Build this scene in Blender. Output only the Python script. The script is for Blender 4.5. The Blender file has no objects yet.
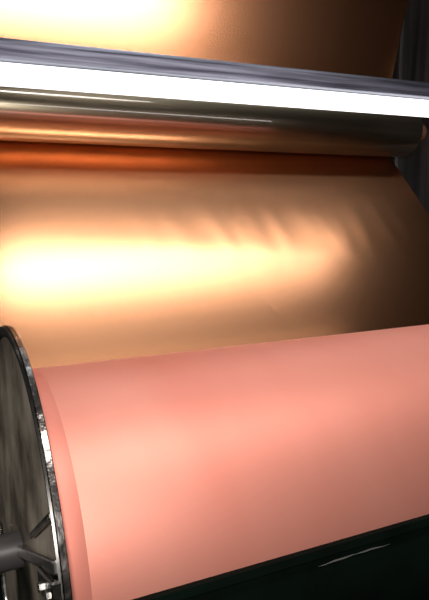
import bpy, math, random
from mathutils import Matrix, Vector
random.seed(3)
H=1.65
sc=bpy.context.scene
try:
    sc.view_settings.view_transform='Standard'
except Exception: pass

# ---------------- materials
def mat(name,col,metal=0,rough=.5,var=0.0,scale=(4,4,4),bump=0.0,bscale=(60,60,60),col2=None,emis=None,coat=0,aniso=0,spec=.5):
    m=bpy.data.materials.new(name); m.use_nodes=True
    nt=m.node_tree; b=nt.nodes['Principled BSDF']
    b.inputs['Base Color'].default_value=(*col,1)
    b.inputs['Metallic'].default_value=metal
    b.inputs['Roughness'].default_value=rough
    b.inputs['Coat Weight'].default_value=coat
    if coat:
        b.inputs['Coat IOR'].default_value=2.6; b.inputs['Coat Roughness'].default_value=.05
    b.inputs['Anisotropic'].default_value=aniso
    b.inputs['Specular IOR Level'].default_value=spec
    tc=nt.nodes.new('ShaderNodeTexCoord')
    if col2 is not None:
        mp=nt.nodes.new('ShaderNodeMapping'); mp.inputs['Scale'].default_value=scale
        nt.links.new(tc.outputs['Object'],mp.inputs[0])
        n=nt.nodes.new('ShaderNodeTexNoise'); n.inputs['Scale'].default_value=1; n.inputs['Detail'].default_value=6
        nt.links.new(mp.outputs[0],n.inputs['Vector'])
        r=nt.nodes.new('ShaderNodeValToRGB')
        r.color_ramp.elements[0].position=.35; r.color_ramp.elements[0].color=(*col,1)
        r.color_ramp.elements[1].position=.65; r.color_ramp.elements[1].color=(*col2,1)
        nt.links.new(n.outputs['Fac'],r.inputs[0]); nt.links.new(r.outputs[0],b.inputs['Base Color'])
    if bump>0:
        mp=nt.nodes.new('ShaderNodeMapping'); mp.inputs['Scale'].default_value=bscale
        nt.links.new(tc.outputs['Object'],mp.inputs[0])
        n=nt.nodes.new('ShaderNodeTexNoise'); n.inputs['Scale'].default_value=1; n.inputs['Detail'].default_value=4
        nt.links.new(mp.outputs[0],n.inputs['Vector'])
        bp=nt.nodes.new('ShaderNodeBump'); bp.inputs['Strength'].default_value=bump; bp.inputs['Distance'].default_value=.01
        nt.links.new(n.outputs['Fac'],bp.inputs['Height']); nt.links.new(bp.outputs[0],b.inputs['Normal'])
    if emis:
        b.inputs['Emission Color'].default_value=(*emis[0],1); b.inputs['Emission Strength'].default_value=emis[1]
    return m
M_foil=mat('satin_copper_foil',(.70,.31,.145),1,.255,col2=(.72,.33,.16),scale=(.6,4,4))
M_matte=mat('matte_copper_deposit',(.80,.30,.225),.65,.54,col2=(.85,.36,.275),scale=(2.2,.8,.8),bump=.05,bscale=(300,300,300))
M_edge=mat('matte_copper_edge',(.80,.29,.22),.65,.52)
M_roll=mat('dark_polished_roller',(.40,.34,.23),1,.33,col2=(.50,.43,.31),scale=(1,30,30),coat=1)
M_steel=mat('worn_steel',(.08,.065,.05),.6,.38,col2=(.30,.26,.21),scale=(6,6,6),bump=.6,bscale=(10,10,10))
M_rim=mat('dark_polished_rim',(.14,.13,.12),1,.22,col2=(.36,.34,.32),scale=(20,20,20),bump=.35,bscale=(25,25,25))
M_bright=mat('bright_steel',(.8,.78,.75),1,.22,col2=(.45,.43,.4),scale=(30,30,30))
M_house=mat('lamp_housing_steel',(.04,.04,.055),.9,.35,col2=(.17,.17,.21),scale=(2,60,60),bump=.04,bscale=(2,40,40))
M_tube=mat('fluorescent_tube_glow',(1,1,1),0,.3,emis=((.95,.98,1.0),1.6))
M_frame=mat('painted_frame',(.035,.033,.035),.2,.45,col2=(.11,.10,.10),scale=(3,14,.8))
M_tank=mat('dark_green_paint',(.001,.003,.002),0,.9,col2=(.002,.006,.004),scale=(5,5,5),spec=.05)
M_floor=mat('green_floor',(.002,.008,.005),0,.7,col2=(.004,.015,.010),scale=(1.5,1.5,1.5),spec=.2)
M_wall=mat('dark_wall',(.05,.045,.04),0,.8,col2=(.08,.075,.07),scale=(1,1,.4))
M_ceil=mat('dark_ceiling',(.04,.04,.04),0,.9)

# ---------------- helpers
def obj(name,verts,faces,m,parent=None,smooth=False,sharp=None):
    me=bpy.data.meshes.new(name); me.from_pydata(verts,[],faces); me.update()
    o=bpy.data.objects.new(name,me); sc.collection.objects.link(o)
    me.materials.append(m)
    if smooth:
        for p in me.polygons: p.use_smooth=True
        if sharp:
            try: me.set_sharp_from_angle(angle=math.radians(sharp))
            except Exception: pass
    if parent: o.parent=parent
    return o
def empty(name):
    e=bpy.data.objects.new(name,None); e.empty_display_size=.1; sc.collection.objects.link(e); return e
def lathe(name,prof,cy,cz,m,parent=None,n=128,tilt=0,closed=False):
    V=[];F=[]
    for (x,r) in prof:
        for i in range(n):
            a=2*math.pi*i/n
            V.append((x,cy+r*math.cos(a),cz+H+r*math.sin(a)+tilt*x))
    k=len(prof)
    for j in range(k-1):
        for i in range(n):
            F.append((j*n+i,(j+1)*n+i,(j+1)*n+(i+1)%n,j*n+(i+1)%n))
    if not closed:
        F.append(tuple(range(n))); F.append(tuple((k-1)*n+i for i in reversed(range(n))))
    else:
        for i in range(n):
            F.append(((k-1)*n+i,i,(i+1)%n,(k-1)*n+(i+1)%n))
    return obj(name,V,F,m,parent,True,35)
def box(name,x0,x1,y0,y1,z0,z1,m,parent=None,bev=.004,rot=None,piv=None):
    V=[(x,y,z+H) for x in (x0,x1) for y in (y0,y1) for z in (z0,z1)]
    if rot:
        c=Vector((0,piv[0],piv[1]+H)); R=Matrix.Rotation(rot,3,'X')
        V=[tuple(R@(Vector(v)-c)+c) for v in V]
    F=[(0,1,3,2),(4,6,7,5),(0,4,5,1),(2,3,7,6),(0,2,6,4),(1,5,7,3)]
    o=obj(name,V,F,m,parent)
    if bev:
        b=o.modifiers.new('bevel','BEVEL'); b.width=bev; b.segments=2
    return o

# ---------------- geometry constants (Y back, Z relative to eye height)
DC=(1.694,-.957); DR=.50; FR=.632
RC=(3.625,.537); RR=.19
W0,W1=.27,3.28

# ---------------- drum
drum=empty('copper_plating_drum')
L0,L1=.232,3.34
lathe('drum_shell',[(L0,DR-.004),(L0+.005,DR),(L1-.005,DR),(L1,DR-.004)],*DC,M_matte,drum,n=256)
lathe('edge_band',[(L0+.001,DR+.0004),(L0+.065,DR+.0008),(L0+.066,DR+.0004)],*DC,M_edge,drum,n=256)
def flange(xo,xi,s,tag):
    lathe('end_rim_'+tag,[(xo-s*.006,FR-.034),(xo,FR-.028),(xo+s*.002,FR-.016),(xo+s*.001,FR-.005),(xo-s*.005,FR),(xi+s*.002,FR),(xi,FR-.002),(xi,FR-.034)],*DC,M_rim,drum,n=256,closed=True)
    lathe('end_plate_'+tag,[(xo-s*.006,.0),(xo-s*.006,FR-.033),(xi+s*.001,FR-.033),(xi+s*.001,0)],*DC,M_steel,drum,n=256)
    lathe('rim_lip_'+tag,[(xo,FR-.008),(xo+s*.003,FR-.007),(xo+s*.003,FR-.003),(xo-s*.002,FR-.0015)],*DC,M_bright,drum,n=256,closed=True)
    lathe('shaft_'+tag,[(xo-s*.006,.05),(xo+s*.30,.05),(xo+s*.303,.047)],*DC,M_frame,drum)
    for k in range(2):
        a=math.radians(146+180*k)
        x0,x1=sorted((xo-s*.006,xo+s*.006))
        box(f'rib_{tag}_{k}',x0,x1,DC[0]+.30,DC[0]+FR-.02,DC[1]-.007,DC[1]+.007,M_rim,drum,.003,a,DC)
        x0,x1=sorted((xo-s*.006,xo+s*.010))
        box(f'strap_{tag}_{k}',x0,x1,DC[0]+.05,DC[0]+FR-.004,DC[1]-.015,DC[1]+.015,M_bright,drum,.005,a+math.radians(9),DC)
        x0,x1=sorted((xo-s*.006,xo+s*.018))
        box(f'clamp_{tag}_{k}',x0,x1,DC[0]+FR-.18,DC[0]+FR-.002,DC[1]-.034,DC[1]+.024,M_rim,drum,.008,a+math.radians(14),DC)
        for q,dr in enumerate((.045,.13)):
            ab=a+math.radians(14)
            yb,zb=DC[0]+(FR-dr)*math.cos(ab),DC[1]+(FR-dr)*math.sin(ab)
            lathe(f'bolt_{tag}_{k}_{q}',[(xo+s*.012,.011),(xo+s*.024,.011),(xo+s*.026,.009)],yb,zb,M_bright,drum,n=6)
flange(.214,.233,-1,'near')
flange(3.36,3.339,1,'far')
for tag,x0,x1 in (('near',-.06,.05),('far',3.49,3.60)):
    box('pedestal_'+tag,x0,x1,DC[0]-.17,DC[0]+.17,-H,DC[1]-.05,M_frame,drum,.01)
    lathe('bearing_'+tag,[(x0-.01,.10),(x0,.115),(x1,.115),(x1+.01,.10)],*DC,M_steel,drum)

# ---------------- trough
trough=empty('electrolyte_trough')
def arc_shell(name,r0,r1,a0,a1,x0,x1,m,parent,n=80):
    V=[];F=[]
    for i in range(n+1):
        a=math.radians(a0+(a1-a0)*i/n)
        for (x,r) in ((x0,r0),(x1,r0),(x1,r1),(x0,r1)):
            V.append((x,DC[0]+r*math.cos(a),DC[1]+H+r*math.sin(a)))
    for i in range(n):
        for k in range(4):
            F.append((i*4+k,i*4+(k+1)%4,(i+1)*4+(k+1)%4,(i+1)*4+k))
    F.append((3,2,1,0)); F.append((n*4,n*4+1,n*4+2,n*4+3))
    return obj(name,V,F,m,parent,True,35)
TX0,TX1=.30,3.30
arc_shell('trough_shell',.56,.572,166,300,TX0,TX1,M_tank,trough)
arc_shell('rim_angle',.572,.585,166,168,TX0,TX1,M_tank,trough,6)
for i,x in enumerate((.6,1.8,3.0)):
    box(f'foot_{i}',x-.05,x+.05,DC[0]-.3,DC[0]+.3,-H,DC[1]-.49,M_tank,trough,.005)
scrap=empty('torn_foil_strip')
M_scrap=mat('scrap_foil',(.13,.13,.12),.3,.6)
V=[];F=[];n=60
for i in range(n+1):
    t=i/n; x=.82+.22*t
    a=math.radians(169.6-.2*t+.07*math.sin(9*t)+.05*math.sin(23*t))
    w=.004*(.2+abs(math.sin(5*t+.6)))*math.sin(math.pi*min(1,t+.02))+.0006
    for q in (0,1):
        aa=a-q*w/.58
        V.append((x,DC[0]+.5875*math.cos(aa),DC[1]+H+.5875*math.sin(aa)))
for i in range(n): F.append((2*i,2*i+2,2*i+3,2*i+1))
obj('strip',V,F,M_scrap,scrap,True)

# ---------------- web (foil)
def frange(n): return [i/n for i in range(n+1)]
path=[]
CR=.35
pt=Vector((3.43,2.1)); nb=Vector((.970,.243)); CC=pt+nb*CR
n2=math.atan2(.243,.970)
top=CC-nb*(CR+.001)
uc=Vector(RC)+nb*(RR+.001)
for t in frange(80): path.append(('u',top.lerp(uc,t)))
a0=n2; a1=-math.pi/4
for t in frange(30)[1:]:
    a=a0+(a1-a0)*t; path.append(('r',Vector((RC[0]+(RR+.001)*math.cos(a),RC[1]+(RR+.001)*math.sin(a)))))
lc=path[-1][1]
dc=Vector((DC[0]+(DR+.003)*math.cos(-math.pi/4),DC[1]+(DR+.003)*math.sin(-math.pi/4)))
NL=260
for t in frange(NL)[1:]: path.append(('l',lc.lerp(dc,t)))
for t in frange(20)[1:]:
    a=-math.pi/4-math.radians(30)*t; path.append(('d',Vector((DC[0]+(DR+.003)*math.cos(a),DC[1]+(DR+.003)*math.sin(a)))))
NX=420
creases=[]
for k in range(13):
    creases.append((1.2+.16*k+random.uniform(-.06,.06), .34+.14*random.random(), .95+.3*random.random(), random.uniform(-.2,.1), .045+.03*random.random(), .0015*random.uniform(.4,1)))
def disp(kind,x,p,s):
    h=0
    if kind=='l':
        fade=min(1,s/.1)
        h+=.0012*fade*math.sin(2.1*x+1.1*s+.5)
        h+=.0012*math.exp(-((s-.75-.1*x)/.10)**2)*math.exp(-((x-1.6)/.8)**2)
        for (cx,s0,s1,sl,w,am) in creases:
            if s0-.2<s<s1+.2:
                u=(s-s0)/(s1-s0); f=math.exp(-((u-.5)/.30)**2)
                xc=cx-sl*(s-s0)
                h+=am*f*math.exp(-((x-xc)/w)**2)
    if kind=='u':
        h+=.003*math.sin(1.7*x+.6)*min(1,(2.1-p[1])*2)*min(1,max(0,(p[1]-.6)*3))
    return h
V=[];F=[]
for j,(k,p) in enumerate(path):
    s=(p-lc).length if k=='l' else 0
    if k=='l': s_end=(p-dc).length
    for i in range(NX+1):
        x=W0+(W1-W0)*i/NX
        h=disp(k,x,p,s)
        if k=='l': h*=min(1,s_end/.15); nn=Vector((-.7071,.7071))
        else: nn=Vector((-.970,-.243))
        V.append((x,p[0]+nn[0]*h,p[1]+H+nn[1]*h))
for j in range(len(path)-1):
    for i in range(NX):
        a=j*(NX+1)+i; F.append((a,a+1,a+NX+2,a+NX+1))
obj('copper_foil_web',V,F,M_foil,None,True)

# coil
coil=empty('copper_foil_coil')
lathe('wound_foil',[(W0,.08),(W0,CR-.004),(W0+.003,CR),(W1-.003,CR),(W1,CR-.004),(W1,.08)],CC[0],CC[1],M_foil,coil,closed=True,n=160)
lathe('core_shaft',[(.125,.045),(.15,.08),(3.48,.08),(3.515,.045)],CC[0],CC[1],M_bright,coil)

# ---------------- guide roller
gr=empty('guide_roller')
lathe('roller_body',[(.24,.14),(.245,RR-.02),(.26,RR-.004),(.28,RR),(3.31,RR),(3.33,RR-.006),(3.342,RR-.03),(3.345,.12)],*RC,M_roll,gr,n=192)
lathe('journal_far',[(3.34,.06),(3.49,.06)],*RC,mat('brown_journal',(.30,.14,.08),.5,.4),gr)
lathe('journal_near',[(.125,.06),(.24,.06)],*RC,M_bright,gr)

# ---------------- lamp
lamp=empty('fluorescent_strip_lamp')
TL=.006; TY=2.3; TZ=.439
lathe('tube',[(.08,.020),(.09,.039),(2.92,.039),(2.93,.020)],TY,TZ,M_tube,lamp,tilt=TL,n=48)
prof=[(.065,.030),(.065,.090),(.045,.142),(-.045,.142),(-.062,.125),(-.062,.058),(-.054,.054),(.052,.054),(.056,.030)]
V=[];F=[]
xs=[.06+(2.90)*i/8 for i in range(9)]
for x in xs:
    for (dy,dz) in prof: V.append((x,TY+dy*.78,TZ+H+dz*.78+TL*x))
k=len(prof)
for i in range(len(xs)-1):
    for j in range(k): F.append((i*k+j,i*k+(j+1)%k,(i+1)*k+(j+1)%k,(i+1)*k+j))
F.append(tuple(reversed(range(k)))); F.append(tuple((len(xs)-1)*k+j for j in range(k)))
obj('housing',V,F,M_house,lamp)
for i,x in enumerate((.08,2.90)):
    lathe(f'socket_{i}',[(x-.02,.044),(x+.015,.044)],TY,TZ+TL*x,M_frame,lamp,n=24)
    box(f'hanger_rod_{i}',x-.006,x+.006,TY-.006,TY+.006,TZ+.11+TL*x,5-H,M_frame,lamp,0)

# ---------------- side frames
for tag,x0,x1 in (('near',.02,.12),('far',3.52,3.62)):
    fr=empty('machine_side_frame')
    box('frame_plate',x0,x1,3.42,4.7,-H,2.7,M_frame,fr,.01)
    xx0,xx1=(x1,x1+.03) if tag=='near' else (x0-.03,x0)
    for i,y in enumerate((3.9,4.15,4.45)):
        box(f'stiffener_{i}',xx0,xx1,y-.015,y+.015,-H+.05,1.7,M_frame,fr,.004)

# ---------------- room
def slab(name,x0,x1,y0,y1,z0,z1,m): return box(name,x0,x1,y0,y1,z0-H,z1-H,m,None,0)
slab('floor',-2.6,6.1,-2.6,7.1,-.1,0,M_floor)
slab('ceiling',-2.6,6.1,-2.6,7.1,5,5.1,M_ceil)
slab('wall_back',-2.6,6.1,7,7.1,0,5,M_wall)
slab('wall_front',-2.6,6.1,-2.6,-2.5,0,5,M_wall)
slab('wall_left',-2.6,-2.5,-2.5,7,0,5,M_wall)
slab('wall_right',6,6.1,-2.5,7,0,5,M_wall)

# ---------------- lights
def area(name,loc,target,sx,sy,e,col=(1,1,1),spread=None):
    l=bpy.data.lights.new(name,'AREA'); l.shape='RECTANGLE'; l.size=sx; l.size_y=sy; l.energy=e; l.color=col
    o=bpy.data.objects.new(name,l); sc.collection.objects.link(o)
    z=(Vector(loc)-Vector(target)).normalized()
    x=Vector((1,0,0)); x=(x-z*x.dot(z)).normalized(); y=z.cross(x)
    R=Matrix((x,y,z)).transposed().to_4x4()
    o.matrix_world=Matrix.Translation(loc)@R
    if spread: l.spread=spread
    return o
area('camera_flash',(-.05,-.02,H+.16),(1.6,3,H-.1),.12,.08,34,(1,.95,.91))
area('ceiling_light',(2.35,2.76,H+2.2),(2.2,2.92,H-.2),3.4,.18,11.5,(.90,.95,1),math.radians(80))
area('upper_web_fill',(1.9,-.5,H+.45),(1.5,3.6,H+.8),2.6,.3,15,(1,.95,.95),math.radians(70))  # added fill out of view at head height, brightens the upper web
area('ceiling_light.002',(1.4,.3,H+2.6),(1.4,1.6,H-.6),2.2,.4,17,(1,.92,.88),math.radians(80))
ff=area('flange_fill',(-2.3,2.2,H-.1),(.2,1.5,H-.9),.25,1.2,5,(1,.96,.9),math.radians(50))  # added fill out of view on the left, lights flange face and rim

w=bpy.data.worlds.new('world'); sc.world=w; w.use_nodes=True
w.node_tree.nodes['Background'].inputs[0].default_value=(.3,.28,.28,1)
w.node_tree.nodes['Background'].inputs[1].default_value=.2

# ---------------- camera
cam=bpy.data.cameras.new('camera'); co=bpy.data.objects.new('camera',cam); sc.collection.objects.link(co)
f=620.
d=Vector((1286,95,-f)).normalized()
p=math.atan(95/f); u=Vector((0,math.cos(p),math.sin(p)))
b=u.cross(d)
R=Matrix((d,b,u))
co.matrix_world=Matrix.Translation((0,0,H))@R.to_4x4()
cam.lens=f/600*36; cam.sensor_width=36; cam.clip_start=.01
sc.camera=co
